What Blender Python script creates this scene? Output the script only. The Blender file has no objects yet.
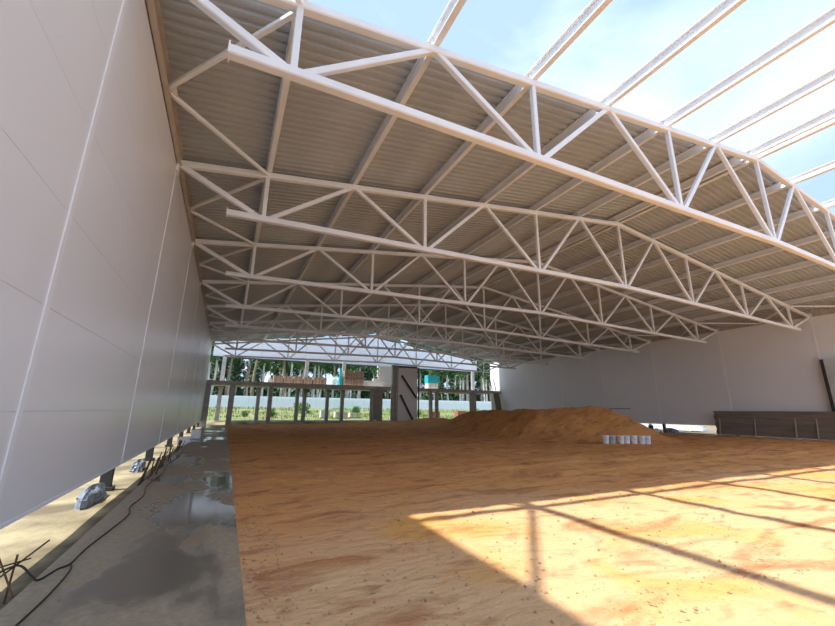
import bpy, math, random
import numpy as np
from mathutils import Vector, Matrix
S = bpy.context.scene
C = S.collection
R = random.Random(7)

# ------------------------------------------------------------------ camera
def set_camera():
    yaw, pit, rol = 0.451, 0.249, -0.010
    f = Vector((math.sin(yaw)*math.cos(pit), math.cos(yaw)*math.cos(pit), math.sin(pit)))
    r = Vector((math.cos(yaw), -math.sin(yaw), 0)); d = f.cross(r)
    r2 = r*math.cos(rol) + d*math.sin(rol); d2 = -r*math.sin(rol) + d*math.cos(rol)
    u = -d2; b = -f
    cd = bpy.data.cameras.new('camera'); co = bpy.data.objects.new('camera', cd); C.objects.link(co)
    cd.sensor_width = 36; cd.lens = 384.4/835*36; cd.clip_end = 600; cd.clip_start = 0.05
    m = Matrix(((r2.x, u.x, b.x, -0.40), (r2.y, u.y, b.y, 0.015), (r2.z, u.z, b.z, 1.72), (0, 0, 0, 1)))
    co.matrix_world = m
    S.camera = co
set_camera()

# ------------------------------------------------------------------ sky, sun, exposure
def set_world():
    w = bpy.data.worlds.new('world'); S.world = w; w.use_nodes = True
    n = w.node_tree.nodes; l = w.node_tree.links; n.clear()
    out = n.new('ShaderNodeOutputWorld'); bg = n.new('ShaderNodeBackground')
    tc = n.new('ShaderNodeTexCoord')
    no = n.new('ShaderNodeTexNoise'); no.inputs['Scale'].default_value = 2.1; no.inputs['Detail'].default_value = 5
    no.inputs['Roughness'].default_value = .52; no.inputs['Distortion'].default_value = .35
    mp = n.new('ShaderNodeMapping'); mp.inputs['Scale'].default_value = (1, 1, 1.7); mp.inputs['Location'].default_value = (.35, .1, .2)
    rp = n.new('ShaderNodeValToRGB')
    rp.color_ramp.elements[0].position = .40; rp.color_ramp.elements[0].color = (.39, .55, .88, 1)
    rp.color_ramp.elements[1].position = .70; rp.color_ramp.elements[1].color = (.77, .89, 1.0, 1)
    l.new(tc.outputs['Generated'], mp.inputs[0]); l.new(mp.outputs[0], no.inputs['Vector']); l.new(no.outputs[0], rp.inputs[0])
    l.new(rp.outputs[0], bg.inputs[0]); bg.inputs[1].default_value = .74
    l.new(bg.outputs[0], out.inputs[0])
set_world()
sl = bpy.data.lights.new('sun_left_offscreen', 'SUN'); sl.energy = 3.5; sl.angle = math.radians(.95); sl.color = (1, .97, .92)
so = bpy.data.objects.new('sun_left_offscreen', sl); C.objects.link(so)
SUN = Vector((.543, .01, -1)).normalized()
so.rotation_euler = SUN.to_track_quat('-Z', 'Y').to_euler(); so.location = (-20, 0, 40)
vs = S.view_settings
S.display_settings.display_device = 'sRGB'
vs.view_transform = 'Standard'; vs.look = 'None'; vs.gamma = 1; vs.use_curve_mapping = False
vs.exposure = 1.05

# ------------------------------------------------------------------ materials
MATS = {}
def mat(name, c1, c2=None, scale=3.0, rough=.6, metal=0., bump=0., bscale=None, rough2=None, detail=4, stretch=None, spec=.5, lo=.35, hi=.65):
    if name in MATS: return MATS[name]
    m = bpy.data.materials.new(name); m.use_nodes = True; MATS[name] = m
    n = m.node_tree.nodes; l = m.node_tree.links
    b = n['Principled BSDF']
    b.inputs['Roughness'].default_value = rough; b.inputs['Metallic'].default_value = metal
    b.inputs['Specular IOR Level'].default_value = spec
    tc = n.new('ShaderNodeTexCoord'); src = tc.outputs['Object']
    if stretch:
        mp = n.new('ShaderNodeMapping'); mp.inputs['Scale'].default_value = stretch
        l.new(src, mp.inputs[0]); src = mp.outputs[0]
    no = n.new('ShaderNodeTexNoise'); no.inputs['Scale'].default_value = scale; no.inputs['Detail'].default_value = detail
    l.new(src, no.inputs['Vector'])
    rp = n.new('ShaderNodeValToRGB'); c2 = c2 or tuple(x*.88 for x in c1)
    rp.color_ramp.elements[0].position = lo; rp.color_ramp.elements[1].position = hi
    rp.color_ramp.elements[0].color = (*c2, 1); rp.color_ramp.elements[1].color = (*c1, 1)
    l.new(no.outputs[0], rp.inputs[0]); l.new(rp.outputs[0], b.inputs['Base Color'])
    if rough2 is not None:
        mr = n.new('ShaderNodeMapRange'); mr.inputs['From Min'].default_value = lo; mr.inputs['From Max'].default_value = hi
        mr.inputs['To Min'].default_value = rough2; mr.inputs['To Max'].default_value = rough
        l.new(no.outputs[0], mr.inputs[0]); l.new(mr.outputs[0], b.inputs['Roughness'])
    if bump:
        nb = n.new('ShaderNodeTexNoise'); nb.inputs['Scale'].default_value = bscale or scale*4; nb.inputs['Detail'].default_value = 5
        l.new(src, nb.inputs['Vector'])
        bp = n.new('ShaderNodeBump'); bp.inputs['Strength'].default_value = bump; bp.inputs['Distance'].default_value = .05
        l.new(nb.outputs[0], bp.inputs['Height']); l.new(bp.outputs[0], b.inputs['Normal'])
    return m

mat('panel', (.85, .85, .85), (.83, .83, .83), .4, .30)
mat('flash', (.92, .92, .92), (.88, .88, .88), 2, .4)
mat('steel_white', (.90, .90, .90), (.85, .845, .835), 1.3, .42)
mat('steel_purlin', (.88, .88, .875), (.82, .815, .80), 1.0, .45)
mat('steel_cream', (.60, .54, .48), (.52, .46, .40), 1.5, .5)
mat('deck', (.53, .56, .58), (.45, .475, .495), .9, .5, metal=.15, stretch=(1, .3, 1))
mat('dark_steel', (.055, .05, .05), (.035, .032, .03), 3, .6)
mat('concrete', (.50, .48, .45), (.38, .365, .34), 1.5, .85, bump=.15)
mat('pillar', (.40, .36, .29), (.29, .26, .20), 1.2, .9, bump=.3)
mat('block', (.84, .81, .75), (.72, .69, .62), 4, .9, bump=.2)
mat('brick_brown', (.52, .37, .28), (.40, .27, .20), 6, .9, bump=.3)
mat('brick_red', (.50, .17, .11), (.40, .12, .08), 6, .9, bump=.3)
mat('timber', (.42, .30, .19), (.28, .19, .12), 3, .85, bump=.2, stretch=(6, 6, 1))
mat('board', (.27, .215, .165), (.20, .155, .115), 2.5, .8, bump=.2, stretch=(1, .2, 3))
mat('batten', (.42, .36, .29), (.33, .28, .22), 4, .8)
mat('film_teal', (.05, .55, .60), (.03, .40, .46), 5, .3, bump=.4, bscale=6)
mat('film_white', (.82, .84, .86), (.66, .69, .72), 4, .3, bump=.5, bscale=6)
mat('film_grey', (.25, .28, .32), (.13, .15, .17), 8, .25, bump=.6, bscale=10)
mat('bucket', (.82, .82, .83), (.74, .74, .75), 4, .4)
mat('bucket_grey', (.50, .51, .53), (.42, .43, .45), 4, .4)
mat('rebar', (.13, .065, .035), (.07, .035, .02), 20, .85)
mat('cable', (.012, .011, .010), (.02, .018, .016), 20, .5)
mat('galv', (.85, .87, .88), (.62, .64, .66), 1.6, .30, metal=.45, stretch=(1, 1, .4))
mat('fence', (.84, .89, .95), (.78, .84, .91), .8, .45)
mat('trunk_pale', (.78, .76, .70), (.52, .49, .43), 3, .9, stretch=(1, 1, .35), bump=.3)
mat('trunk_pine', (.38, .27, .19), (.24, .17, .12), 3, .9, stretch=(1, 1, .35), bump=.3)
mat('leaf_a', (.075, .19, .065), (.035, .10, .04), .35, .7)
mat('leaf_b', (.10, .235, .06), (.05, .135, .045), .35, .7)
mat('leaf_c', (.050, .145, .075), (.025, .08, .04), .35, .7)
mat('grass', (.16, .27, .05), (.24, .25, .09), .6, .8)
mat('weed', (.12, .27, .05), (.07, .18, .04), .8, .75)
mat('foundation', (.17, .165, .14), (.10, .105, .085), .8, .9, bump=.2)
mat('clod', (.50, .31, .17), (.40, .22, .11), 5, .95, bump=.3)

def soil_material():
    m = bpy.data.materials.new('soil'); m.use_nodes = True; MATS['soil'] = m
    n = m.node_tree.nodes; l = m.node_tree.links; b = n['Principled BSDF']; b.inputs['Roughness'].default_value = .93
    b.inputs['Specular IOR Level'].default_value = .2
    tc = n.new('ShaderNodeTexCoord')
    def noise(s, d=5, st=None, dist=0):
        x = n.new('ShaderNodeTexNoise'); x.inputs['Scale'].default_value = s; x.inputs['Detail'].default_value = d; x.inputs['Distortion'].default_value = dist
        if st:
            mp = n.new('ShaderNodeMapping'); mp.inputs['Scale'].default_value = st; l.new(tc.outputs['Object'], mp.inputs[0]); l.new(mp.outputs[0], x.inputs[0])
        else: l.new(tc.outputs['Object'], x.inputs[0])
        return x.outputs[0]
    def ramp(src, p0, p1):
        r = n.new('ShaderNodeMapRange'); r.inputs['From Min'].default_value = p0; r.inputs['From Max'].default_value = p1; l.new(src, r.inputs[0]); return r.outputs[0]
    def mix(fac, a, c):
        x = n.new('ShaderNodeMix'); x.data_type = 'RGBA'
        l.new(fac, x.inputs[0])
        for sock, v in ((x.inputs[6], a), (x.inputs[7], c)):
            if isinstance(v, tuple): sock.default_value = (*v, 1)
            else: l.new(v, sock)
        return x.outputs[2]
    sep = n.new('ShaderNodeSeparateXYZ'); l.new(tc.outputs['Object'], sep.inputs[0])
    # dry tan crust and orange clay
    def addn(src, amp, nz):
        a = n.new('ShaderNodeMath'); a.operation = 'MULTIPLY_ADD'; l.new(nz, a.inputs[0]); a.inputs[1].default_value = amp; l.new(src, a.inputs[2]); return a.outputs[0]
    yw = addn(sep.outputs['Y'], 7.0, noise(.22, 3))
    tan_f = ramp(yw, 8.0, 11.5)
    base = mix(tan_f, (.67, .41, .21), (.68, .31, .11))
    base = mix(ramp(noise(.55, 5, None, .6), .52, .66), base, (.70, .345, .10))
    base = mix(ramp(noise(2.6, 7, (.8, 1.3, 1), .4), .56, .80), base, (.36, .165, .075))
    base = mix(ramp(noise(1.1, 8, (.55, 1.5, 1), .9), .53, .70), base, (.40, .155, .06))
    base = mix(ramp(noise(9, 5), .60, .78), base, (.66, .44, .24))
    l.new(base, b.inputs['Base Color'])
    h1 = noise(5, 6, (.6, 1.5, 1)); h2 = noise(38, 4)
    ad = n.new('ShaderNodeMath'); ad.operation = 'MULTIPLY_ADD'; l.new(h2, ad.inputs[0]); ad.inputs[1].default_value = .25; l.new(h1, ad.inputs[2])
    bp = n.new('ShaderNodeBump'); bp.inputs['Strength'].default_value = .7; bp.inputs['Distance'].default_value = .09
    l.new(ad.outputs[0], bp.inputs['Height']); l.new(bp.outputs[0], b.inputs['Normal'])
soil_material()

def wet_concrete():
    m = bpy.data.materials.new('wet_concrete'); m.use_nodes = True; MATS['wet_concrete'] = m
    n = m.node_tree.nodes; l = m.node_tree.links; b = n['Principled BSDF']
    tc = n.new('ShaderNodeTexCoord')
    def noise(s, d=5, st=None, off=(0, 0, 0)):
        x = n.new('ShaderNodeTexNoise'); x.inputs['Scale'].default_value = s; x.inputs['Detail'].default_value = d
        mp = n.new('ShaderNodeMapping'); mp.inputs['Scale'].default_value = st or (1, 1, 1); mp.inputs['Location'].default_value = off
        l.new(tc.outputs['Object'], mp.inputs[0]); l.new(mp.outputs[0], x.inputs[0]); return x.outputs[0]
    def ramp(src, p0, p1, t0=0, t1=1):
        r = n.new('ShaderNodeMapRange'); r.inputs['From Min'].default_value = p0; r.inputs['From Max'].default_value = p1
        r.inputs['To Min'].default_value = t0; r.inputs['To Max'].default_value = t1; l.new(src, r.inputs[0]); return r.outputs[0]
    def mix(fac, a, c):
        x = n.new('ShaderNodeMix'); x.data_type = 'RGBA'; l.new(fac, x.inputs[0])
        for sock, v in ((x.inputs[6], a), (x.inputs[7], c)):
            if isinstance(v, tuple): sock.default_value = (*v, 1)
            else: l.new(v, sock)
        return x.outputs[2]
    pud = ramp(noise(.55, 4, (1.1, .55, 1), (3.3, 1.2, 0)), .50, .56)
    mud = ramp(noise(1.5, 5, (1, .6, 1), (0, 5, 0)), .56, .68)
    fine = noise(14, 5)
    base = mix(ramp(fine, .3, .7), (.27, .215, .14), (.38, .31, .21))
    base = mix(mud, base, (.34, .22, .12))
    base = mix(pud, base, (.17, .145, .11))
    l.new(base, b.inputs['Base Color'])
    ro = n.new('ShaderNodeMath'); ro.operation = 'MULTIPLY_ADD'; l.new(pud, ro.inputs[0]); ro.inputs[1].default_value = -.47; ro.inputs[2].default_value = .55
    l.new(ro.outputs[0], b.inputs['Roughness'])
    bp = n.new('ShaderNodeBump'); bp.inputs['Distance'].default_value = .02
    l.new(ramp(pud, 0, 1, .35, .0), bp.inputs['Strength']); l.new(noise(20, 4), bp.inputs['Height']); l.new(bp.outputs[0], b.inputs['Normal'])
wet_concrete()

def outside_material():
    m = bpy.data.materials.new('outside_soil'); m.use_nodes = True; MATS['outside_soil'] = m
    n = m.node_tree.nodes; l = m.node_tree.links; b = n['Principled BSDF']; b.inputs['Roughness'].default_value = .9
    tc = n.new('ShaderNodeTexCoord'); sep = n.new('ShaderNodeSeparateXYZ'); l.new(tc.outputs['Object'], sep.inputs[0])
    no = n.new('ShaderNodeTexNoise'); no.inputs['Scale'].default_value = .8; no.inputs['Detail'].default_value = 8; l.new(tc.outputs['Object'], no.inputs[0])
    r1 = n.new('ShaderNodeValToRGB'); r1.color_ramp.elements[0].position = .38; r1.color_ramp.elements[1].position = .62
    r1.color_ramp.elements[0].color = (.13, .10, .05, 1); r1.color_ramp.elements[1].color = (.34, .28, .16, 1)
    r2 = n.new('ShaderNodeValToRGB'); r2.color_ramp.elements[0].position = .42; r2.color_ramp.elements[1].position = .56
    r2.color_ramp.elements[0].color = (.26, .22, .12, 1); r2.color_ramp.elements[1].color = (.13, .21, .05, 1)
    mr = n.new('ShaderNodeMapRange'); mr.inputs['From Min'].default_value = 53; mr.inputs['From Max'].default_value = 56; l.new(sep.outputs['Y'], mr.inputs[0])
    x = n.new('ShaderNodeMix'); x.data_type = 'RGBA'
    l.new(no.outputs[0], r1.inputs[0]); l.new(no.outputs[0], r2.inputs[0]); l.new(mr.outputs[0], x.inputs[0]); l.new(r1.outputs[0], x.inputs[6]); l.new(r2.outputs[0], x.inputs[7])
    l.new(x.outputs[2], b.inputs['Base Color'])
    bp = n.new('ShaderNodeBump'); bp.inputs['Strength'].default_value = .4; bp.inputs['Distance'].default_value = .1
    n2 = n.new('ShaderNodeTexNoise'); n2.inputs['Scale'].default_value = 6; l.new(tc.outputs['Object'], n2.inputs[0]); l.new(n2.outputs[0], bp.inputs['Height']); l.new(bp.outputs[0], b.inputs['Normal'])
outside_material()

# ------------------------------------------------------------------ builders
ORG = {}
def tag(o, label=None, cat=None, group=None, kind=None):
    if label: o['label'] = label
    if cat: o['category'] = cat
    if group: o['group'] = group
    if kind: o['kind'] = kind
    return o
def thing(name, label, cat, loc, group=None, kind=None):
    o = bpy.data.objects.new(name, None); C.objects.link(o); o.location = loc; o.empty_display_size = .2
    ORG[o] = Vector(loc); return tag(o, label, cat, group, kind)
class MB:
    """collects vertices and faces in world coordinates; build() links them as one mesh object"""
    def __init__(s): s.v = []; s.f = []
    def add(s, vs, fs):
        k = len(s.v); s.v += [Vector(p) for p in vs]; s.f += [tuple(i+k for i in f) for f in fs]; return s
    def box(s, x0, x1, y0, y1, z0, z1):
        return s.add([(x0,y0,z0),(x1,y0,z0),(x1,y1,z0),(x0,y1,z0),(x0,y0,z1),(x1,y0,z1),(x1,y1,z1),(x0,y1,z1)],
                     [(3,2,1,0),(4,5,6,7),(0,1,5,4),(1,2,6,5),(2,3,7,6),(3,0,4,7)])
    def prof(s, p, q, pts, up=(0,0,1)):
        """sweep a closed 2-D outline (side, up) from p to q"""
        p = Vector(p); q = Vector(q); t = (q-p).normalized(); u = Vector(up)
        if abs(t.dot(u)) > .98: u = Vector((0,1,0))
        a = t.cross(u).normalized(); u = a.cross(t).normalized(); n = len(pts)
        vs = [e + a*x + u*y for e in (p, q) for x, y in pts]
        fs = [(i, (i+1) % n, n+(i+1) % n, n+i) for i in range(n)] + [tuple(range(n-1,-1,-1)), tuple(range(n, 2*n))]
        return s.add(vs, fs)
    def beam(s, p, q, w, h=None, up=(0,0,1)):
        h = h or w; c = min(w, h)*.12; a, b = w/2, h/2
        return s.prof(p, q, [(-a+c,-b),(a-c,-b),(a,-b+c),(a,b-c),(a-c,b),(-a+c,b),(-a,b-c),(-a,-b+c)], up)
    def rod(s, p, q, r, n=8):
        return s.prof(p, q, [(r*math.cos(6.28319*i/n), r*math.sin(6.28319*i/n)) for i in range(n)])
    def tube(s, pts, r, n=6):
        pts = [Vector(p) for p in pts]; rs = r if isinstance(r, list) else [r]*len(pts); k = len(s.v)
        for i, p in enumerate(pts):
            t = (pts[min(i+1, len(pts)-1)] - pts[max(i-1, 0)]).normalized()
            u = Vector((0,0,1)) if abs(t.z) < .9 else Vector((0,1,0))
            a = t.cross(u).normalized(); u = a.cross(t)
            s.v += [p + (a*math.cos(6.28319*j/n) + u*math.sin(6.28319*j/n))*rs[i] for j in range(n)]
        for i in range(len(pts)-1):
            for j in range(n):
                s.f.append((k+i*n+j, k+i*n+(j+1) % n, k+(i+1)*n+(j+1) % n, k+(i+1)*n+j))
        s.f.append(tuple(range(k+n-1, k-1, -1))); e = k+(len(pts)-1)*n; s.f.append(tuple(range(e, e+n)))
        return s
    def lathe(s, c, prof, n=16):
        c = Vector(c); k = len(s.v); m = len(prof)
        for r, z in prof:
            s.v += [c + Vector((r*math.cos(6.28319*j/n), r*math.sin(6.28319*j/n), z)) for j in range(n)]
        for i in range(m-1):
            for j in range(n): s.f.append((k+i*n+j, k+i*n+(j+1) % n, k+(i+1)*n+(j+1) % n, k+(i+1)*n+j))
        s.f.append(tuple(range(k+n-1, k-1, -1))); s.f.append(tuple(range(k+(m-1)*n, k+m*n)))
        return s
    def build(s, name, m, parent=None, loc=None, smooth=False):
        o_loc = ORG[parent] if parent is not None else Vector(loc or (0,0,0))
        me = bpy.data.meshes.new(name); me.from_pydata([tuple(p-o_loc) for p in s.v], [], s.f); me.update()
        me.materials.append(MATS[m] if isinstance(m, str) else m)
        if smooth: me.polygons.foreach_set('use_smooth', [True]*len(me.polygons))
        o = bpy.data.objects.new(name, me); C.objects.link(o)
        if parent is not None: o.parent = parent
        else: o.location = o_loc
        ORG[o] = o_loc
        return o
def copy_tree(o, loc=None, parent=None):
    c = o.copy(); C.objects.link(c)
    if parent is not None: c.parent = parent
    if loc is not None: c.location = loc; ORG[c] = Vector(loc)
    for ch in list(o.children):
        copy_tree(ch, None, c)
    return c
def inst(src, dx, dy, dz, parent):
    """another piece of the same mesh, shifted, under the same parent"""
    c = src.copy(); C.objects.link(c); c.parent = parent; c.location = src.location + Vector((dx, dy, dz)); return c
def vnoise(x, y, seed=0):
    xi = np.floor(x).astype(int); yi = np.floor(y).astype(int); fx = x-xi; fy = y-yi
    fx = fx*fx*(3-2*fx); fy = fy*fy*(3-2*fy)
    def h(a, b):
        v = np.sin(a*127.1 + b*311.7 + seed*74.7)*43758.5453; return v-np.floor(v)
    return (h(xi,yi)*(1-fx)+h(xi+1,yi)*fx)*(1-fy) + (h(xi,yi+1)*(1-fx)+h(xi+1,yi+1)*fx)*fy
def fbm(x, y, o=4, seed=0):
    r = 0; a = .5
    for i in range(o): r = r + a*(vnoise(x*2**i, y*2**i, seed+i)-.5); a *= .5
    return r
def grid(name, xs, ys, zf, m, loc=(0,0,0), smooth=True, parent=None, mask=None):
    X, Y = np.meshgrid(xs, ys); Z = zf(X, Y); nx = len(xs); ny = len(ys)
    v = np.stack([X, Y, Z], -1).reshape(-1, 3) - np.array(loc)
    i = np.arange(nx-1)[None, :] + nx*np.arange(ny-1)[:, None]
    f = np.stack([i, i+1, i+nx+1, i+nx], -1).reshape(-1, 4)
    if mask is not None:
        mk = mask(X, Y, Z); keep = (mk[:-1,:-1] | mk[1:,:-1] | mk[:-1,1:] | mk[1:,1:]).reshape(-1); f = f[keep]
        used = np.unique(f); re = np.full(len(v), -1); re[used] = np.arange(len(used)); v = v[used]; f = re[f]
    me = bpy.data.meshes.new(name); me.from_pydata(v.tolist(), [], f.tolist()); me.update()
    me.materials.append(MATS[m])
    if smooth: me.polygons.foreach_set('use_smooth', [True]*len(me.polygons))
    o = bpy.data.objects.new(name, me); C.objects.link(o); o.location = loc
    if parent: o.parent = parent
    return o

# ------------------------------------------------------------------ dimensions
PN = 2.836; RX = 6*PN                       # truss panel, ridge x
XW, XR = -2.474, 37.10                      # inner faces of the side walls
def zt(x): return 9.023 + .134*(RX - abs(x-RX))      # centre line of top chord
def zb(x): return 7.489 + .021*(RX - abs(x-RX))      # centre line of bottom chord
def tx(i): return -2.40 if i == 0 else (36.99 if i == 14 else PN*(i-1))
YEND = 48.0
DECK = .415

# ------------------------------------------------------------------ ground and floor
def soil_z(X, Y):
    z = .10*fbm(X*.35, Y*.35, 3, 3) + (.05 + .13*np.clip((Y-6)/5, 0, 1))*fbm(X*1.2, Y*2.1, 5, 9) + .022*fbm(X*6, Y*7, 3, 21)
    for (x0, y0, dx, dy, ln, dep) in ((6, 8.6, 1, .02, 22, .05), (6, 10.2, 1, .03, 22, .05), (3, 12.5, .9, .4, 16, .04), (3.4, 14.2, .9, .42, 16, .04), (10, 7.3, 1, -.06, 14, .035)):
        L = math.hypot(dx, dy); ux, uy = dx/L, dy/L
        t = (X-x0)*ux + (Y-y0)*uy; d = (X-x0)*-uy + (Y-y0)*ux + .25*fbm(t*.25, t*0, 2, 5)
        on = np.clip(t/1.5, 0, 1)*np.clip((ln-t)/1.5, 0, 1)
        z = z + on*(-dep*np.exp(-(d/.22)**2) + .6*dep*np.exp(-((np.abs(d)-.42)/.14)**2)) + on*.012*np.sin(t*22)*np.exp(-(d/.2)**2)
    # low heaps along the far edge
    for hx, hy, hh, rx, ry in ((23.6, 44.5, .80, 3.6, 2.6), (16.5, 45.5, .38, 5, 2.2), (8, 46.5, .14, 8, 1.6), (30, 45, .35, 5, 2.5)):
        z = z + hh*np.exp(-((X-hx)/rx)**2 - ((Y-hy)/ry)**2)
    edge = np.clip((X+.03)/.5, 0, 1)
    return z*edge + .0 - .012*(1-edge)
def spaced(a, b, near, far, c):
    r = [a]
    while r[-1] < b: r.append(r[-1] + near + (far-near)*min(1, abs(r[-1]-c)/20))
    r[-1] = b; return np.array(r)
fl = grid('floor', spaced(-.03, XR+.6, .07, .30, 2), spaced(-9, YEND+.6, .07, .34, 4.5), soil_z, 'soil')
tag(fl, 'rough orange clay ground of the unfinished hall', 'floor', kind='structure')
kb = MB(); kb.box(-1.95, -.03, -9, 49.5, -.45, 0.0)
tag(kb.build('floor_edge_strip', 'wet_concrete'), 'wet grey concrete strip running along the foot of the panel wall', 'floor', kind='structure')

def outside_z(X, Y):
    inside = (X > -1.9) & (X < XR+.4) & (Y < 52)
    z = np.where(X < 0, -.16, -.12) + .05*fbm(X*.5, Y*.5, 3, 2)
    bank = np.clip((Y-51.5)/2.5, 0, 1)*.45 + np.clip((Y-54)/26, 0, 1)*1.65 + .16*fbm(X*.3, Y*.3, 3, 8)*np.clip((Y-54)/4, 0, 1)
    return np.where(inside, -.6, z + bank)
og = grid('ground_outside', np.concatenate([np.linspace(-70, -4, 20), np.linspace(-3.6, -1.7, 12), np.linspace(-1, 36, 40), np.linspace(37.2, 50, 18), np.linspace(54, 140, 26)]),
          np.concatenate([np.linspace(-40, -10, 8), np.linspace(-9, 50, 80), np.linspace(51, 84, 45), np.linspace(88, 170, 14)]), outside_z, 'outside_soil')
tag(og, 'sandy building plot outside rising to a grassy bank', 'ground', kind='structure')

# ------------------------------------------------------------------ side walls of sandwich panels
ROWS_L = [.44, 1.67, 2.90, 4.125, 5.385, 6.61, 7.84, 9.30]
def panel_wall(name, label, xin, sign, y0, y1, rows, m, seam_strip_w, fm='flash'):
    core = MB(); core.box(*sorted((xin - sign*.02, xin - sign*.12)), y0, y1, rows[0]+.01, rows[-1]-.01)
    w = core.build(name, m, loc=(xin, y0, rows[0])); tag(w, label, 'wall', kind='structure')
    first = None
    for r in range(len(rows)-1):
        b = MB(); b.box(*sorted((xin, xin - sign*.03)), y0+.003, y0+6-.003, rows[r]+.0025, rows[r+1]-.0025)
        p = b.build('wall_panel', m, w)
        for k in range(1, int(round((y1-y0)/6))): inst(p, 0, 6*k, 0, w)
    b = MB(); b.box(*sorted((xin + sign*.014, xin - sign*.03)), y0-seam_strip_w/2, y0+seam_strip_w/2, rows[0]-.01, rows[-1])
    p = b.build('joint_strip', fm, w)
    for k in range(1, int(round((y1-y0)/6))+1): inst(p, 0, 6*k, 0, w)
    b = MB(); b.box(*sorted((xin + sign*.008, xin - sign*.13)), y0, y1, rows[0]-.035, rows[0]+.012)
    b.build('drip_flashing', fm, w)
    b = MB(); b.box(*sorted((xin + sign*.03, xin - sign*.15)), y0, y1, rows[-1]-.01, rows[-1]+.03)
    b.build('coping', fm, w)
    return w
wl = panel_wall('wall_left', 'long white sandwich panel wall raised on posts beside the concrete strip', XW, 1, -12, 48, ROWS_L, 'panel', .11)
wr = panel_wall('wall_right', 'long sandwich panel wall behind the soil heap', XR, -1, -6, 48, [.78, 1.95, 3.15, 4.35, 5.55, 6.75, 7.95, 9.25], 'panel', .10)
b = MB(); b.box(XR+.02, XR+.12, 48, 50.6, .78, 9.2); b.build('wall_return', 'panel', wr)
b = MB(); b.box(XR-.02, XR+.02, 27.0, 31.6, 2.10, 2.16); b.build('head_trim', 'dark_steel', wr)
b = MB(); b.box(XR+.05, XR+.55, -6, 50.5, -.5, .02)
tag(b.build('foundation_beam', 'foundation'), 'low dark mossy foundation beam under the right panel wall', 'foundation', kind='structure')

# posts behind the panels, seen below the panel foot
def post(x, y, label, group):
    t = thing('wall_post', label, 'column', (x, y, -.2), group)
    b = MB(); b.box(x-.11, x+.11, y-.10, y+.10, -.2, 8.9); b.build('shaft', 'dark_steel', t)
    b = MB(); b.box(x-.17, x+.17, y-.16, y+.16, -.2, -.08); b.build('base_plate', 'dark_steel', t)
    return t
pl = post(XW-.235, -6, 'dark steel column behind left panel wall, its foot showing below the panels', 'columns behind the left wall')
for k in range(0, 9): copy_tree(pl, (XW-.235, 6*k, -.2))
pr = post(XR+.34, 6, 'dark steel column behind right panel wall, its foot showing below the panels', 'columns behind the right wall')
for k in range(2, 9): copy_tree(pr, (XR+.34, 6*k, -.2))

# ------------------------------------------------------------------ trusses
def make_truss(y):
    t = thing('roof_truss', 'x', 'truss', (RX, y, 7.4), 'white roof trusses')
    CH = .19
    for s, (i, j) in enumerate(((0, 7), (7, 14))):
        e = .06 if s == 0 else 0
        MB().beam((tx(i), y, zt(tx(i))), (tx(j), y, zt(tx(j))), CH, CH).build('top_chord', 'steel_white', t)
    for xa, xb in ((-1.02, RX), (RX, 12*PN+.98)):
        MB().beam((xa, y, zb(xa)), (xb, y, zb(xb)), CH, CH).build('bottom_chord', 'steel_white', t)
    for xa in (-1.02, 12*PN+.98):
        b = MB(); b.box(xa-.012, xa+.012, y-.12, y+.12, zb(xa)-.115, zb(xa)+.115); b.build('end_plate', 'steel_white', t)
    for i in range(1, 14, 2):
        x = tx(i)
        w = .125
        MB().beam((x, y, zb(x)+.05), (x, y, zt(x)-.05), w, w).build('web_vertical', 'steel_white', t)
        off = .16
        for j, sg in ((i-1, -1), (i+1, 1)):
            ww = .16 if j in (0, 14) else .13
            MB().beam((x+sg*off, y, zb(x)+.04), (tx(j)-(sg*.09 if j not in (0, 14) else 0), y, zt(tx(j))-.04), ww, ww).build('web_diagonal', 'steel_white', t)
    for xa, sg in ((-2.44, 1), (37.05, -1)):
        b = MB(); b.box(xa-.03, xa+.03, y-.16, y+.16, zt(tx(0))-.32, zt(tx(0))+.16); b.build('seat_plate', 'steel_white', t)
        b = MB(); b.prof((xa, y-.012, zt(tx(0))-.02), (xa, y+.012, zt(tx(0))-.02), [(0, -.28), (0, .1), (.45*sg if False else -.45*sg, .08), (-.45*sg, -.10)]); b.build('gusset', 'steel_white', t)
    return t
tr = make_truss(6.0)
TL = {0: 'white steel roof truss standing alone against the sky, in front of the roof edge',
      1: 'white steel roof truss at the open front edge of the corrugated roof',
      2: 'white steel roof truss, second from the open roof edge', 3: 'white steel roof truss, third from the open roof edge',
      4: 'white steel roof truss, fourth from the open roof edge', 5: 'white steel roof truss, fifth from the open roof edge',
      6: 'white steel roof truss, sixth from the open roof edge', 7: 'roof truss last but one before the upper floor',
      8: 'white steel roof truss above the edge of the upper floor'}
tr['label'] = TL[1]
for k in (0, 2, 3, 4, 5, 6, 7, 8):
    copy_tree(tr, (RX, 6.0*k, 7.4))['label'] = TL[k]

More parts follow.
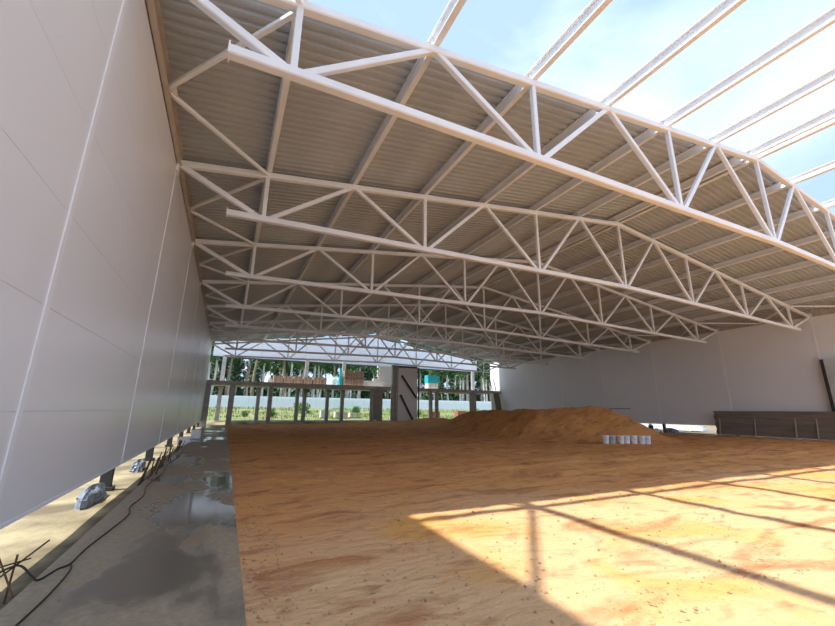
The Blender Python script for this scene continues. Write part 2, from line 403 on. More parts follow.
# ------------------------------------------------------------------ purlins, eave beams, bracing
H, F, W, T = .30, .15, .02, .025
IPROF = [(-F/2,-H/2),(F/2,-H/2),(F/2,-H/2+T),(W/2,-H/2+T),(W/2,H/2-T),(F/2,H/2-T),(F/2,H/2),(-F/2,H/2),(-F/2,H/2-T),(-W/2,H/2-T),(-W/2,-H/2+T),(-F/2,-H/2+T)]
def purlin(x, y):
    sl = .134 if x < RX else -.134
    z = zt(x) + (.095 + H/2)*1.01
    b = MB(); b.prof((x, y, z), (x, y+5.996, z), IPROF, up=(-sl, 0, 1))
    for k in range(1): b.box(x-.05, x+.05, y+.002, y+.012, z-H/2, z+H/2)
    return b.build('roof_purlin', 'steel_purlin', loc=(x, y, z), smooth=False)
ORD = ('first', 'second', 'third', 'fourth', 'fifth', 'sixth', 'seventh', 'eighth')
RID = ('ridge pair purlin on the long white wall side', 'ridge pair purlin on the right wall side')
PX = [tx(i) for i in range(1, 7)] + [RX-.20, RX+.20] + [tx(i) for i in range(8, 14)]
for i, x in enumerate(PX):
    first = None
    for k in range(0, 8):
        if first is None:
            first = purlin(x, 6.0*k); o = first
        else:
            o = first.copy(); C.objects.link(o); o.location.y = 6.0*k
        ridge = i in (6, 7)
        if k == 0:
            lab = 'bare white purlin against the sky, ' + (RID[i-6] if ridge else '%s from the long white wall' % ORD[i] if i < 6 else '%s from the right wall' % ORD[13-i])
        else:
            lab = '%s, %s bay under the corrugated roof' % (RID[i-6] if ridge else '%s purlin from the long white wall' % ORD[i] if i < 6 else '%s purlin from the right wall' % ORD[13-i], ORD[k-1])
        tag(o, lab, 'purlin', 'bare purlins under the open sky' if k == 0 else 'purlins under the corrugated roof')
BAY = ['open bay before the roof edge'] + ['%s bay under the roof' % ORD[k] for k in range(7)]
for x, s, side in ((XW+.07, 1, 'left'), (XR-.07, -1, 'right')):
    for k in range(0, 8):
        b = MB(); z = zt(tx(0))
        b.box(*sorted((x-s*.07, x-s*.05)), 6*k, 6*k+5.995, z-.10, z+.24); b.box(*sorted((x-s*.07, x+s*.06)), 6*k, 6*k+5.995, z+.22, z+.24); b.box(*sorted((x-s*.07, x+s*.06)), 6*k, 6*k+5.995, z-.10, z-.08)
        tag(b.build('eave_beam', 'steel_cream', loc=(x, 6*k, z-.1)), 'cream steel eave channel on the %s panel wall, %s' % (side, BAY[k]), 'beam', 'eave beams on the %s wall' % side)
for side, xa, xb in (('left', XW+.10, tx(1)), ('right', XR-.10, tx(13))):
    for k in range(0, 8):
        t = thing('roof_brace', 'white arrow-shaped brace pair at the %s wall, %s' % (side, BAY[k]), 'brace', (xa, 6*k+3, zt(tx(0))), 'wind braces along the %s eave' % side)
        za, zc = zt(tx(0))+.02, zt(tx(1))-.02
        b = MB(); b.box(xa-.08, xa+.16, 6*k+2.82, 6*k+3.18, za-.006, za+.006) if side == 'left' else b.box(xa-.16, xa+.08, 6*k+2.82, 6*k+3.18, za-.006, za+.006)
        b.build('gusset', 'steel_white', t)
        for sg in (-1, 1):
            MB().beam((xa, 6*k+3+sg*.08, za), (xb, 6*k+3+sg*2.93, zc), .10, .10).build('brace_bar', 'steel_white', t)

# ------------------------------------------------------------------ corrugated roof
roof = thing('ceiling', 'grey corrugated steel roof decking seen from below', 'roof', (RX, 6.35, zt(RX)+DECK), None, 'structure')
def sheet(side):
    p = [(0,0),(.10,0),(.125,.075),(.225,.075),(.25,0)]
    ys = []
    for k in range(4):
        for j in range(4): ys.append((p[j][0]+.25*k, p[j][1]))
    ys.append((1.0, 0))
    xa, xb = (XW-.12, RX-.59) if side == 'l' else (RX-.0, XR+.12)
    b = MB(); n = len(ys)
    def P(x, q): return (x, 6.35+q[0], zt(x)+DECK+q[1])
    b.add([P(xa, q) for q in ys] + [P(xb, q) for q in ys], [(i, i+1, n+i+1, n+i) for i in range(n-1)])
    if side == 'l':       # teeth of the rib tops bridge the open slot next to the ridge capping
        for k in range(4):
            for i in (4*k+1, 4*k+2, 4*k+3):
                b.add([P(xb, ys[i]), P(xb, ys[i+1]), P(RX-.55, ys[i+1]), P(RX-.55, ys[i])], [(0,1,2,3)])
    return b.build('roof_sheet', 'deck', roof)
for s in ('l', 'r'):
    o = sheet(s)
    for k in range(1, 42): inst(o, 0, k, 0, roof)
b = MB()
for (xa, xb) in ((RX-.72, RX), (RX, RX+.4)):
    b.add([(xa, 6.35, zt(xa)+DECK+.08), (xb, 6.35, zt(xb)+DECK+.08), (xb, 48.35, zt(xb)+DECK+.08), (xa, 48.35, zt(xa)+DECK+.08)], [(0,1,2,3)])
b.build('ridge_capping', 'steel_cream', roof)

# ------------------------------------------------------------------ far end: upper floor, columns, panel bay, gable
b = MB()
ft = thing('floor_upper', 'concrete edge of the unfinished upper floor at the far end', 'floor', (8, 48, 4.3), None, 'structure')
MB().box(-2.45, 19.0, 48.0, 54.2, 4.42, 4.74).build('slab', 'concrete', ft)
MB().box(23.1, 37.0, 48.0, 54.2, 4.44, 4.72).build('slab', 'concrete', ft)
MB().box(-2.45, 19.0, 47.9, 48.25, 4.28, 4.74).build('edge_beam', 'concrete', ft)
MB().box(23.1, 37.0, 47.9, 48.25, 4.36, 4.72).build('edge_beam', 'concrete', ft)
def column(x, y, w, z1, m, label, group):
    t = thing('concrete_column' if 'concrete' in m or m == 'pillar' else 'steel_column', label, 'column', (x, y, -.2), group)
    MB().box(x-w/2, x+w/2, y-w/2, y+w/2, -.3 if y < 52 else 0, z1).build('shaft', m, t)
    zc = z1 if (z1 < 5 or z1 < 8) else 4.3; CP = .5 if 7 < z1 < 8 else .72
    MB().box(x-w*CP, x+w*CP, y-w*CP, y+w*CP, zc-.14, zc).build('cap', m, t)
    return t
for x, w in ((-2.28, .62), (.14, .55), (4.18, .45), (16.5, .36), (25.05, .40), (26.0, .40), (32.0, .72)):
    column(x, 48.15, w, 4.42, 'concrete', 'concrete column under the front edge of the upper floor', 'columns under the front floor edge')
for x in (3.3, 8.1, 12.1, 18.8):
    column(x, 53.9, .42, 4.44, 'concrete', 'slim concrete column under the outer edge of the upper floor', 'columns under the outer floor edge')
for x in (-1.1, 9.05, 14.2, 36.0):
    column(x, 54.0, .46, 8.3, 'concrete', 'tall concrete column rising past the upper floor to the gable', 'tall gable columns')
column(17.95, 50.2, 1.2, 4.44, 'pillar', 'broad brownish masonry pillar under the pale block wall', None)
column(19.35, 48.0, .42, 7.6, 'concrete', 'slim concrete column on the block wall side of the panel bay', None)
column(19.80, 47.95, .36, 7.6, 'concrete', 'concrete column tight against the panel bay with stair beams', None)
column(23.10, 47.95, .14, 7.5, 'dark_steel', 'thin dark steel post at the outer edge of the panel bay', None)
t = thing('stair_enclosure', 'sandwich panel bay with dark slanting stair beams at the far end', 'partition', (21.4, 48, 0))
for z0, z1 in ((.15, 4.12), (4.15, 7.35)):
    MB().box(20.0, 22.9, 47.98, 48.14, z0, z1).build('wall_panel', 'panel', t)
MB().box(20.0, 22.9, 47.94, 48.16, 7.36, 7.6).build('head_beam', 'dark_steel', t)
for (xa, za, xb, zc) in ((20.5, 6.3, 22.7, 3.4), (20.35, 3.75, 22.45, .1)):
    MB().beam((xa, 47.82, za), (xb, 47.82, zc), .12, .26).build('stair_stringer', 'dark_steel', t)
# gable band beyond the upper floor
gb = thing('wall_far', 'panel gable band behind the last truss', 'wall', (RX, 54.3, 8.1), None, 'structure')
for k in range(7):
    xa = XW + (XR-XW)*k/7; xb = XW + (XR-XW)*(k+1)/7
    xs = [xa+.01] + ([RX] if xa < RX < xb else []) + [xb-.01]
    b = MB(); pts = [(xb-.01, 8.05), (xa+.01, 8.05)] + [(x, zt(x)+1.22) for x in xs]
    n = len(pts)
    b.add([(x, 54.25, z) for x, z in pts] + [(x, 54.37, z) for x, z in pts], [tuple(range(n)), tuple(range(2*n-1, n-1, -1))] + [(i, i+n, (i+1) % n+n, (i+1) % n) for i in range(n)])
    b.build('wall_panel', 'panel', gb)
MB().box(XW, XR, 54.05, 54.24, 7.95, 8.12).build('sill_beam', 'dark_steel', gb)

# masonry of pale blocks, stepped down
bw = thing('block_wall', 'stepped unfinished wall of pale blocks standing on the upper floor', 'wall', (18.5, 50.9, 4.74))
blk = None
HT = [(14.2, 14.9, 1), (14.9, 16.2, 2), (16.2, 17.6, 3), (17.6, 18.2, 4), (18.2, 20.3, 10)]
for c in range(10):
    for k in range(11):
        x = 14.2 + .6*k + (.3 if c % 2 else 0)
        lim = next((h for a, z, h in HT if a <= x+.25 < z), 0)
        if c < lim and x+.6 < 20.6:
            if blk is None:
                m_ = MB(); m_.box(x+.008, x+.592, 50.7, 51.0, 4.74+.3*c+.004, 4.74+.3*c+.294); blk = m_.build('block', 'block', bw); o0 = (x, c)
            else: inst(blk, x-o0[0], 0, .3*(c-o0[1]), bw)

def brick_pack(x, y, z, w, d, h, m, label, group=None, layers=4, film=None):
    t = thing('brick_pallet', label, 'pallet', (x, y, z), group)
    for k in (-1, 0, 1): MB().box(x-w/2, x+w/2, y+k*d*.4-.05, y+k*d*.4+.05, z, z+.09).build('bearer', 'timber', t)
    MB().box(x-w/2-.02, x+w/2+.02, y-d/2, y+d/2, z+.09, z+.12).build('pallet_deck', 'timber', t)
    lh = (h-.12)/layers
    for k in range(layers):
        j = (k % 2)*.012
        MB().box(x-w/2+j, x+w/2-j, y-d/2+j, y+d/2-j, z+.12+lh*k, z+.12+lh*(k+1)-.012).build('brick_layer', m, t)
    for k in (-.25, .25):
        MB().box(x+k*w-.012, x+k*w+.012, y-d/2-.01, y+d/2+.01, z+.10, z+h+.012).build('strap', 'dark_steel', t)
    if film:
        MB().box(x-w/2-.03, x+w/2+.03, y-d/2-.03, y+d/2+.03, z+h*film, z+h+.03).build('film_hood', 'film_teal', t)
    return t
for k, x in enumerate((5.1, 6.3, 7.5, 8.7, 9.9, 10.78)):
    brick_pack(x, 50.9, 4.74, 1.08 if k < 5 else .52, 1.0, 1.02-.03*(k % 2), 'brick_brown', 'pallet of brown bricks in the long low row on the upper floor', 'low row of brick pallets')
for zz in (4.74, 5.735):
    for x in (13.75, 15.1):
        brick_pack(x, 49.9 if x < 14 else 50.0, zz, 1.28, 1.0, .97, 'brick_brown', 'tan brick pallet, %s tier of the two-high stack on the upper floor' % ('lower' if zz < 5 else 'upper'), 'two-high stack of brick pallets')
brick_pack(26.6, 50.8, 4.72, 1.65, 1.1, 2.05, 'block', 'tall block pallet under a teal plastic hood on the upper floor', None, 5, .45)
for x, y, w, d, h, m, lab in ((12.7, 57.5, 1.3, 1.1, 1.1, 'film_white', 'white wrapped block pallet standing on the grass outside'),
                              (15.0, 57.2, 1.9, 1.1, .95, 'block', 'pale block pallet outside, beside the tall gable column'),
                              (17.1, 57.6, 1.5, 1.1, .8, 'block', 'low pale block pallet outside near masonry pillar'),
                              (31.2, 58.5, 1.6, 1.2, 1.0, 'brick_red', 'red brick pallet outside beside the paired concrete columns'),
                              (37.0, 59.5, 1.8, 1.2, 1.1, 'brick_red', 'red brick pallet outside beyond the broad concrete column'),
                              (40.0, 60.5, 1.6, 1.2, .9, 'brick_red', 'small red brick pallet outside close to the wall end')):
    zz = float(outside_z(np.array([x]), np.array([y]))[0])
    brick_pack(x, y, zz-.04, w, d, h, m, lab, None, 3)
def crumple(name, m, label, cat, loc, rx, ry, rz, seed, up=.25):
    rr = random.Random(seed); b = MB(); n, mrow = 18, 9; c = Vector(loc)
    ph = [rr.uniform(0, 6.28) for _ in range(4)]
    for i in range(mrow):
        a = i/(mrow-1)*1.5708
        for j in range(n):
            th = 6.28319*j/n; k = 1+.22*math.sin(3*th+ph[0])*math.cos(2*a)+.16*math.sin(5*th+ph[1]+3*a)+rr.uniform(-.06, .06)
            b.v.append(c + Vector((rx*k*math.cos(th)*max(0, math.cos(a))**.6, ry*k*math.sin(th)*max(0, math.cos(a))**.6, rz*(math.sin(a))*(1+.15*math.sin(2*th+ph[2])))))
    for i in range(mrow-1):
        for j in range(n): b.f.append((i*n+j, i*n+(j+1) % n, (i+1)*n+(j+1) % n, (i+1)*n+j))
    b.f.append(tuple(range(n-1, -1, -1)))
    return tag(b.build(name, m, loc=loc, smooth=False), label, cat)
crumple('plastic_film', 'film_white', 'crumpled white plastic film beside the low row of brick pallets', 'plastic film', (4.0, 50.9, 4.74), .42, .42, .95, 3)
crumple('plastic_film', 'film_white', 'crumpled white plastic film leaning at the two-high brick stack', 'plastic film', (12.15, 50.7, 4.74), .5, .35, 1.05, 5)
crumple('plastic_film', 'film_teal', 'teal plastic film bunched up against the two-high brick stack', 'plastic film', (12.72, 49.9, 4.74), .26, .3, 2.0, 8)
crumple('rubble_heap', 'block', 'pale rubble heap at the foot of the masonry pillar', 'rubble', (17.2, 48.8, 0.0), .55, .45, .5, 11)
# leaning rods at the right end of the upper floor
for k, (xa, xb, zz) in enumerate(((35.9, 35.3, 6.9), (36.6, 36.05, 6.5))):
    tag(MB().beam((xa, 48.6, 4.72), (xb, 48.4, zz), .10, .10).build('timber_prop', 'board', loc=(xa, 48.6, 4.72)), 'dark timber prop leaning above the upper floor by the right wall', 'prop', 'leaning props by the right wall')
t = thing('shutter_board', 'dark board leaning between soil heap and upper floor at the right wall', 'board', (36.3, 47.6, 0))
MB().beam((36.4, 47.4, 0.1), (35.9, 47.7, 4.4), 1.0, .08, up=(0, 1, 0)).build('panel', 'board', t)

# ------------------------------------------------------------------ soil mound
RIDGE = [(23.9, 19.7, 2.08), (22.6, 20.8, 2.12), (20.6, 22.3, 1.92), (20.3, 27.0, 1.86), (21.6, 33.0, 1.72), (23.6, 38.5, 1.15)]
def mound_z(X, Y):
    best = np.full(X.shape, -9.)
    for (ax, ay, ah), (bx, by, bh) in zip(RIDGE[:-1], RIDGE[1:]):
        dx, dy = bx-ax, by-ay; t = np.clip(((X-ax)*dx + (Y-ay)*dy)/(dx*dx+dy*dy), 0, 1)
        d = np.hypot(X-ax-t*dx, Y-ay-t*dy); h = ah+(bh-ah)*t
        d = d*(1 + .25*fbm(X*.5, Y*.5, 2, 40))
        best = np.maximum(best, h - .60*np.sqrt(d*d+.30) + .32)
    z = best + .42*fbm(X*.9, Y*.9, 4, 31) + .10*fbm(X*4, Y*4, 3, 35)
    return np.where(z < .35, .35 - (.35-z)*.55, z) - .02
o = grid('soil_mound', np.arange(13.5, 31.5, .14), np.arange(13.5, 45, .16), mound_z, 'soil', loc=(0, 0, 0), mask=lambda X, Y, Z: Z > soil_z(X, Y) - .06)
tag(o, 'long reddish-brown heap of loose soil in front of the right panel wall', 'soil heap')

# ------------------------------------------------------------------ white buckets
def make_bucket(loc, m, label, group):
    t = thing('bucket', label, 'bucket', loc, group)
    MB().lathe(loc, [(.145, 0), (.15, .02), (.185, .40), (.195, .405), (.195, .43), (.183, .435), (.17, .43), (.135, .06), (.0, .055)], 18).build('body', m, t, smooth=False); bo = t.children[0]
    MB().lathe((loc[0], loc[1], loc[2]+.43), [(.198, -.015), (.198, .02), (.17, .026), (.16, .018), (0, .016)], 18).build('lid', m, bo)
    pts = [(loc[0]+.2*math.cos(a), loc[1]-.06-.10*math.sin(a), loc[2]+.38-.16*math.sin(a)) for a in np.linspace(0, math.pi, 9)]
    MB().tube(pts, .006, 5).build('handle', 'dark_steel', bo)
    return t
bk = None
for k in range(7):
    x = 19.15 + .425*k; y = 15.85 - .13*k + 0 + .05*math.sin(k*2.3)
    z = float(soil_z(np.array([x]), np.array([y]))[0]) - .015
    if k == 1: make_bucket((x, y, z), 'bucket_grey', 'grey bucket among the row of white buckets before the soil heap', None); continue
    if bk is None: bk = make_bucket((x, y, z), 'bucket', 'white lidded bucket in the row before the soil heap', 'white buckets before the soil heap')
    else: c = copy_tree(bk, (x, y, z))

# ------------------------------------------------------------------ right side: board barrier, duct, panels outside
t = thing('board_barrier', 'long brown timber board barrier with upright battens along the right wall', 'barrier', (36.2, 13.5, 0))
first = None
for k in range(6):
    m_ = MB(); y0 = 4.0; z0 = .09 + .302*k; xo = 36.42
    m_.box(xo-.02, xo+.03, y0, 19.05 - (.05 if k % 2 else 0), z0, z0+.304)
    m_.build('board', 'board', t)
for y in (18.7, 16.3, 13.9, 12.75, 10.2, 7.6, 5.0):
    MB().beam((36.20, y, -.12), (36.42, y-.05, 1.45), .10, .07, up=(0, 1, 0)).build('batten', 'batten', t)
MB().box(36.36, 36.64, 4.0, 19.05, 1.88, 1.93).build('top_rail', 'board', t)
for y in (18.2, 14.5, 11.0, 7.0):
    MB().beam((36.62, y, 1.85), (37.0, y, -.1), .08, .08).build('rear_prop', 'board', t)
t = thing('galvanised_duct', 'tall shiny galvanised metal duct with dark edge behind the board barrier', 'duct', (36.9, 11.4, 0))
MB().box(36.72, 37.06, 10.35, 11.85, -.1, 5.45).build('casing', 'galv', t); ca = t.children[0]
MB().box(36.68, 37.07, 11.72, 11.90, -.1, 5.47).build('edge_channel', 'dark_steel', t)
for z in (1.4, 2.9, 4.4): MB().box(36.69, 37.07, 10.33, 11.87, z, z+.06).build('flange', 'galv', ca)
for i, (x, y0, y1, z, th) in enumerate(((43.6, 24.0, 33.5, -.02, .22), (43.9, 24.6, 33.0, .22, .24))):
    tag(MB().box(x, x+1.15, y0, y1, z, z+th).build('insulated_panel', 'film_white', loc=(x, y0, z)), 'white insulated panel %s outside beyond the gap under the right wall' % ('lying lowest' if i == 0 else 'lying on top of another'), 'panel')
for y in (25.2, 32.0):
    tag(MB().box(43.5, 45.1, y, y+.14, -.16, -.015).build('timber_bearer', 'timber', loc=(43.5, y, -.16)), 'timber bearer under the white insulated panels outside', 'timber', 'bearers under the white panels')
t = thing('water_drum', 'small dark drum with white lid by the gap under the right wall', 'drum', (36.5, 24.7, -.02))
MB().lathe((36.5, 24.7, -.03), [(.20, 0), (.21, .05), (.215, .3), (.21, .58), (.19, .62)], 16).build('body', 'dark_steel', t)
MB().lathe((36.5, 24.7, .58), [(.20, 0), (.21, .05), (.12, .09), (.05, .14)], 16).build('lid', 'film_white', t)
crumple('plastic_film', 'film_white', 'small white film bundle beside the dark drum at the right wall', 'plastic film', (35.9, 23.8, -.03), .5, .35, .35, 17)
crumple('plastic_film', 'film_grey', 'grey film bundle lying near the dark drum by the barrier', 'plastic film', (36.2, 22.7, -.03), .5, .55, .4, 19)

# ------------------------------------------------------------------ left edge: rebar, cable, film, blocks
def rebar_cluster(loc, rods, label):
    t = thing('rebar_cluster', label, 'rebar', loc)
    for p, q, r in rods: MB().rod(Vector(loc)+Vector(p), Vector(loc)+Vector(q), r, 6).build('rebar_rod', 'rebar', t)
    return t
rebar_cluster((-2.12, 5.75, -.16), [((-.28, .22, .50), (.22, -.42, .05), .009), ((.20, .12, .50), (-.24, -.10, .10), .009), ((-.30, -.10, .30), (.10, .05, .36), .008),
                                    ((-.02, .0, -.05), (0, 0, .42), .010), ((-.30, -.62, .10), (.24, -.58, .10), .008)], 'rusty crossed rebar rods sticking up beside the sunlit mud near the panel wall')
for i, (y, x, s, lab) in enumerate(((12.6, -1.98, .85, 'rusty rebar bundle fanning out beside the dark wall post'), (14.2, -1.98, .75, 'low tangle of rusty rebar on the concrete strip edge'),
                              (17.5, -2.1, .8, 'thin rebar bundle beyond the fanned one along the strip'), (21.0, -2.05, .7, 'small distant rebar bundle near the white block'))):
    rr = random.Random(40+i)
    rods = []
    for k in range(7):
        a = rr.uniform(0, 6.28); le = rr.uniform(.45, .8)*s
        base = (rr.uniform(-.15, .15), rr.uniform(-.5, .5), -.03); tip = (base[0]+.30*le*abs(math.cos(a)), base[1]+.6*le*math.sin(a), le)
        rods.append((base, tip, .015))
    rods.append(((-.1, -.7*s, .05), (.12, .7*s, .18), .010))
    rods.append(((.1, -.7*s, .22), (-.1, .6*s, .10), .010))
    rebar_cluster((x, y, -.13), rods, lab)
def cable(pts, label, r=.013):
    P = [Vector(p) for p in pts]; out = []
    for i in range(len(P)-1):
        a, b_, c, d = P[max(i-1, 0)], P[i], P[i+1], P[min(i+2, len(P)-1)]
        for k in range(6):
            u = k/6; out.append(.5*((2*b_) + (c-a)*u + (2*a-5*b_+4*c-d)*u*u + (-a+3*b_-3*c+d)*u**3))
    out.append(P[-1])
    for v in out: v.z = max(v.z, r*.8) if v.x > -1.95 else max(v.z, -.12)
    return tag(MB().tube(out, r, 6).build('power_cable', 'cable', loc=tuple(P[0]), smooth=True), label, 'cable')
cable([(-2.25, 5.6, .12), (-2.1, 5.75, .16), (-1.97, 5.74, .05), (-1.90, 5.72, .012), (-1.83, 5.99, .012), (-1.76, 6.13, .012), (-1.75, 6.67, .012), (-1.68, 7.46, .012), (-1.62, 8.36, .012), (-1.71, 9.0, .012), (-1.66, 9.95, .012), (-1.78, 11.2, .012), (-1.70, 13.1, .012), (-1.80, 15.0, .012), (-1.7, 17.5, .012), (-1.78, 20, .012)],
      'long black cable winding along the wet concrete strip', .010)
cable([(-1.76, 6.15, .012), (-1.70, 5.9, .012), (-1.68, 5.4, .012), (-1.69, 4.93, .012), (-1.73, 4.4, .012)], 'short black cable branching off towards the crossed rebar', .009)
crumple('plastic_film', 'film_grey', 'grey-blue plastic film heaped against the wall post foot', 'plastic film', (-2.66, 10.7, -.17), .17, .75, .30, 23)
crumple('plastic_film', 'film_grey', 'grey film scrap below the panel wall beyond the wall post', 'plastic film', (-2.6, 15.3, -.17), .17, .6, .30, 27)
for i, (x, y, w, d, h, lab) in enumerate(((-2.12, 24.6, .55, .6, .42, 'pale block at the far foot of the panel wall'), (-1.75, 27.6, .5, .9, .5, 'wrapped pale block farther along the concrete strip'))):
    m_ = MB(); z0 = -.16 if x < -1.95 else 0
    m_.prof((x, y-d/2, z0), (x, y+d/2, z0), [(-w/2, 0), (w/2, 0), (w/2*.96, h*.9), (w/2*.8, h), (-w/2*.85, h), (-w/2, h*.85)])
    tag(m_.build('foam_block', 'film_white', loc=(x, y, z0)), lab, 'block')

# loose clods on the clay
def clods(n, seed):
    rr = random.Random(seed); b = MB()
    for _ in range(n):
        y = 2.5 + 15*rr.random()**1.6; x = rr.uniform(.05, 3+y*1.1)
        if rr.random() < .25: x = rr.uniform(.0, .45)
        s = rr.choice((.007, .009, .012, .015, .022))*rr.uniform(.7, 1.2)
        z = float(soil_z(np.array([x]), np.array([y]))[0]); c = Vector((x, y, z+s*.3))
        ax = [Vector((rr.uniform(-.2,.2)+d[0], rr.uniform(-.2,.2)+d[1], rr.uniform(-.2,.2)+d[2]))*s*rr.uniform(.75, 1.3) for d in ((1,0,0),(0,1,0),(-1,0,0),(0,-1,0),(0,0,.75),(0,0,-.6))]
        b.add([c+a for a in ax], [(0,1,4),(1,2,4),(2,3,4),(3,0,4),(1,0,5),(2,1,5),(3,2,5),(0,3,5)])
    return b.build('soil_clods', 'clod')
tag(clods(3000, 5), 'loose crumbs and clods of clay scattered over the ground', 'clods', kind='stuff')

# ------------------------------------------------------------------ outside: fence, grass, forest
def gz(x, y): return float(outside_z(np.array([float(x)]), np.array([float(y)]))[0])
fn = thing('site_fence', 'pale blue-white ribbed metal sheet fence below the forest', 'fence', (30, 80, 2.1))
fs = None
for k in range(44):
    x0 = -24 + 2.5*k
    b = MB(); q = []
    for j in range(10): q += [(x0+.25*j, 0), (x0+.25*j+.15, 0), (x0+.25*j+.175, .03), (x0+.25*j+.225, .03)]
    q.append((x0+2.49, 0)); n = len(q)
    if fs is None:
        b.add([(x, 80-dy, 1.95) for x, dy in q] + [(x, 80-dy, 4.1) for x, dy in q], [(i, i+1, n+i+1, n+i) for i in range(n-1)]); fs = b.build('fence_sheet', 'fence', fn)
        fp = MB().box(x0-.04, x0+.04, 80.02, 80.10, 1.7, 4.1).build('fence_post', 'dark_steel', fn)
    else: inst(fs, 2.5*k, 0, 0, fn); inst(fp, 2.5*k, 0, 0, fn)

def grass():
    rr = random.Random(3); b = MB()
    for _ in range(9000):
        y = rr.uniform(54.8, 79.5); x = rr.uniform(-14, 62)
        if vnoise(np.array([x*.35]), np.array([y*.35]), 6)[0] < .38: continue
        z = gz(x, y); h = rr.uniform(.15, .5); a = rr.uniform(0, 3.14); w = rr.uniform(.04, .09)
        dx, dy = w*math.cos(a), w*math.sin(a); lx, ly = rr.uniform(-.15, .15), rr.uniform(-.15, .15)
        b.add([(x-dx, y-dy, z-.03), (x+dx, y+dy, z-.03), (x+lx, y+ly, z+h)], [(0,1,2)])
    return b.build('bank_grass', 'grass')
tag(grass(), 'patchy green grass growing on the bank before the fence', 'grass', kind='stuff')

def leaf_mesh(b, c, rx, rz, n, size, rr, hollow=.35):
    for _ in range(n):
        while True:
            u = Vector((rr.uniform(-1,1), rr.uniform(-1,1), rr.uniform(-1,1)))
            if hollow < u.length < 1: break
        p = c + Vector((u.x*rx, u.y*rx, u.z*rz)); s = size*rr.uniform(.6, 1.3)
        a = Vector((rr.uniform(-1,1), rr.uniform(-1,1), rr.uniform(-.7,.7))).normalized(); q = a.cross(Vector((rr.uniform(-1,1), rr.uniform(-1,1), rr.uniform(-1,1)))).normalized()
        b.add([p-a*s, p+q*s*.55, p+a*s, p-q*s*.55], [(0,1,2,3)])
def make_tree(kind, seed):
    rr = random.Random(seed); h = (17, 19, 15, 16)[kind]
    t = thing('forest_tree', 'x', 'tree', (0, 0, 0), 'forest trees behind the fence')
    pts = [(rr.uniform(-.12,.12)*k, rr.uniform(-.12,.12)*k, h*k/6-.3) for k in range(7)]; pts[0] = (0,0,-.3)
    MB().tube(pts, [.27-.032*k for k in range(7)], 7).build('trunk', 'trunk_pine' if kind == 1 else 'trunk_pale', t, smooth=True); tk = t.children[0]
    b = MB()
    for _ in range(9):
        z = rr.uniform(.28, .9)*h; a = rr.uniform(0, 6.28); L = rr.uniform(.9, 2.1)*(1.1-z/h*.5)
        b.tube([(0, 0, z), (L*.5*math.cos(a), L*.5*math.sin(a), z+.25*L), (L*math.cos(a), L*math.sin(a), z+.35*L)], [.05, .035, .012], 5)
    b.build('branch_set', 'trunk_pale', tk)['kind'] = 'stuff'
    b = MB(); lo = (.52, .60, .08, .58)[kind]
    for k in range(17):
        z = (lo + (1-lo)*(k+.5)/17)*h; rad = (1.9 if kind != 2 else 1.5)*(1-.55*(z/h)**2)
        a = rr.uniform(0, 6.28); o = rr.uniform(.1, .9)*rad
        leaf_mesh(b, Vector((o*math.cos(a), o*math.sin(a), z)), rad*.75, h*.05, 95, .28, rr)
    b.build('foliage', ('leaf_b', 'leaf_c', 'leaf_a', 'leaf_b')[kind], t)
    return t
LAB = ('slender pale-trunked tree with light green leaves behind the fence', 'tall pine with bare lower trunk behind the fence',
       'bushy dark green tree reaching low down behind the fence', 'pale-barked birch with mid green leaves behind the fence')
protos = [make_tree(k, 100+k) for k in range(4)]; used = [False]*4
rr = random.Random(77)
spots = []
for row, (y, n) in enumerate(((83.6, 44), (87, 34), (93, 22), (98, 24), (103, 26), (108, 28), (114, 30), (121, 30))):
    for k in range(n):
        spots.append((-16 + (98+row*5)*(k+.5)/n + rr.uniform(-1.6, 1.6), y + rr.uniform(-1.6, 1.6), row))
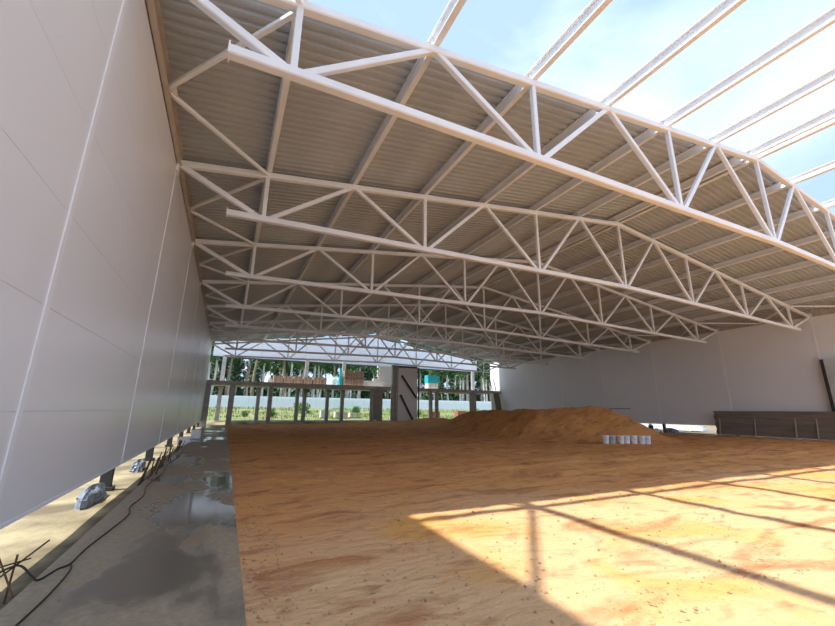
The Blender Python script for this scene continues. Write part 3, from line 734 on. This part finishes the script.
for i, (x, y, row) in enumerate(spots):
    k = rr.choice((0, 3, 1, 3, 0)) if row < 2 else rr.choice((0, 2, 3, 2)) if row < 3 else rr.choice((2, 2, 0, 2, 1))
    z = gz(x, y)
    if not used[k]: o = protos[k]; o.location = (x, y, z); used[k] = True
    else: o = copy_tree(protos[k], (x, y, z))
    o.rotation_euler.z = rr.uniform(0, 6.28); s = rr.uniform(.85, 1.15); o.scale = (s, s, s)
    o['label'] = LAB[k]; o['group'] = ('light green forest trees', 'forest pines', 'bushy forest trees', 'forest birches')[k]
def make_shrub(seed, m, label, group, s=1.0):
    rr2 = random.Random(seed); t = thing('shrub', label, 'shrub', (0,0,0), group)
    b = MB()
    for k in range(6):
        a = rr2.uniform(0, 6.28); b.tube([(0,0,-.1), (.35*s*math.cos(a), .35*s*math.sin(a), .5*s), (.6*s*math.cos(a), .6*s*math.sin(a), 1.0*s)], [.025, .018, .008], 5)
    b.build('stem', 'trunk_pine', t)['kind'] = 'stuff'
    b = MB()
    for k in range(7): leaf_mesh(b, Vector((rr2.uniform(-.6,.6)*s, rr2.uniform(-.6,.6)*s, rr2.uniform(.3,1.1)*s)), .55*s, .45*s, 70, .15*s, rr2, .1)
    b.build('foliage', m, t); return t
sh = make_shrub(9, 'leaf_a', 'tall undergrowth shrub between forest trees behind the fence', 'forest undergrowth shrubs', 3.4)
for k in range(84):
    x = -15 + 2.9*(k % 42) + rr.uniform(-.8, .8); y = (98 if k < 42 else 112) + rr.uniform(-6, 6)
    o = sh if k == 0 else copy_tree(sh)
    o.location = (x, y, gz(x, y)); o.rotation_euler.z = rr.uniform(0, 6.28)
for i, (x, y, s, lab) in enumerate(((2.2, 60, .55, 'low green weeds behind the leftmost columns outside'), (5.6, 59, .8, 'bright green weed clump outside between two concrete columns'),
                                    (10.9, 66, 1.25, 'leafy green bush outside beside the white wrapped pallet'), (29.0, 60.5, .8, 'green weed clump outside beside the paired concrete columns, near red bricks'),
                                    (20.5, 67, .9, 'green bush outside behind low pale block pallet'), (43.5, 64, .9, 'green bush outside behind small red brick pallet'))):
    o = make_shrub(60+i, 'weed', lab, None, s); o.location = (x, y, gz(x, y))
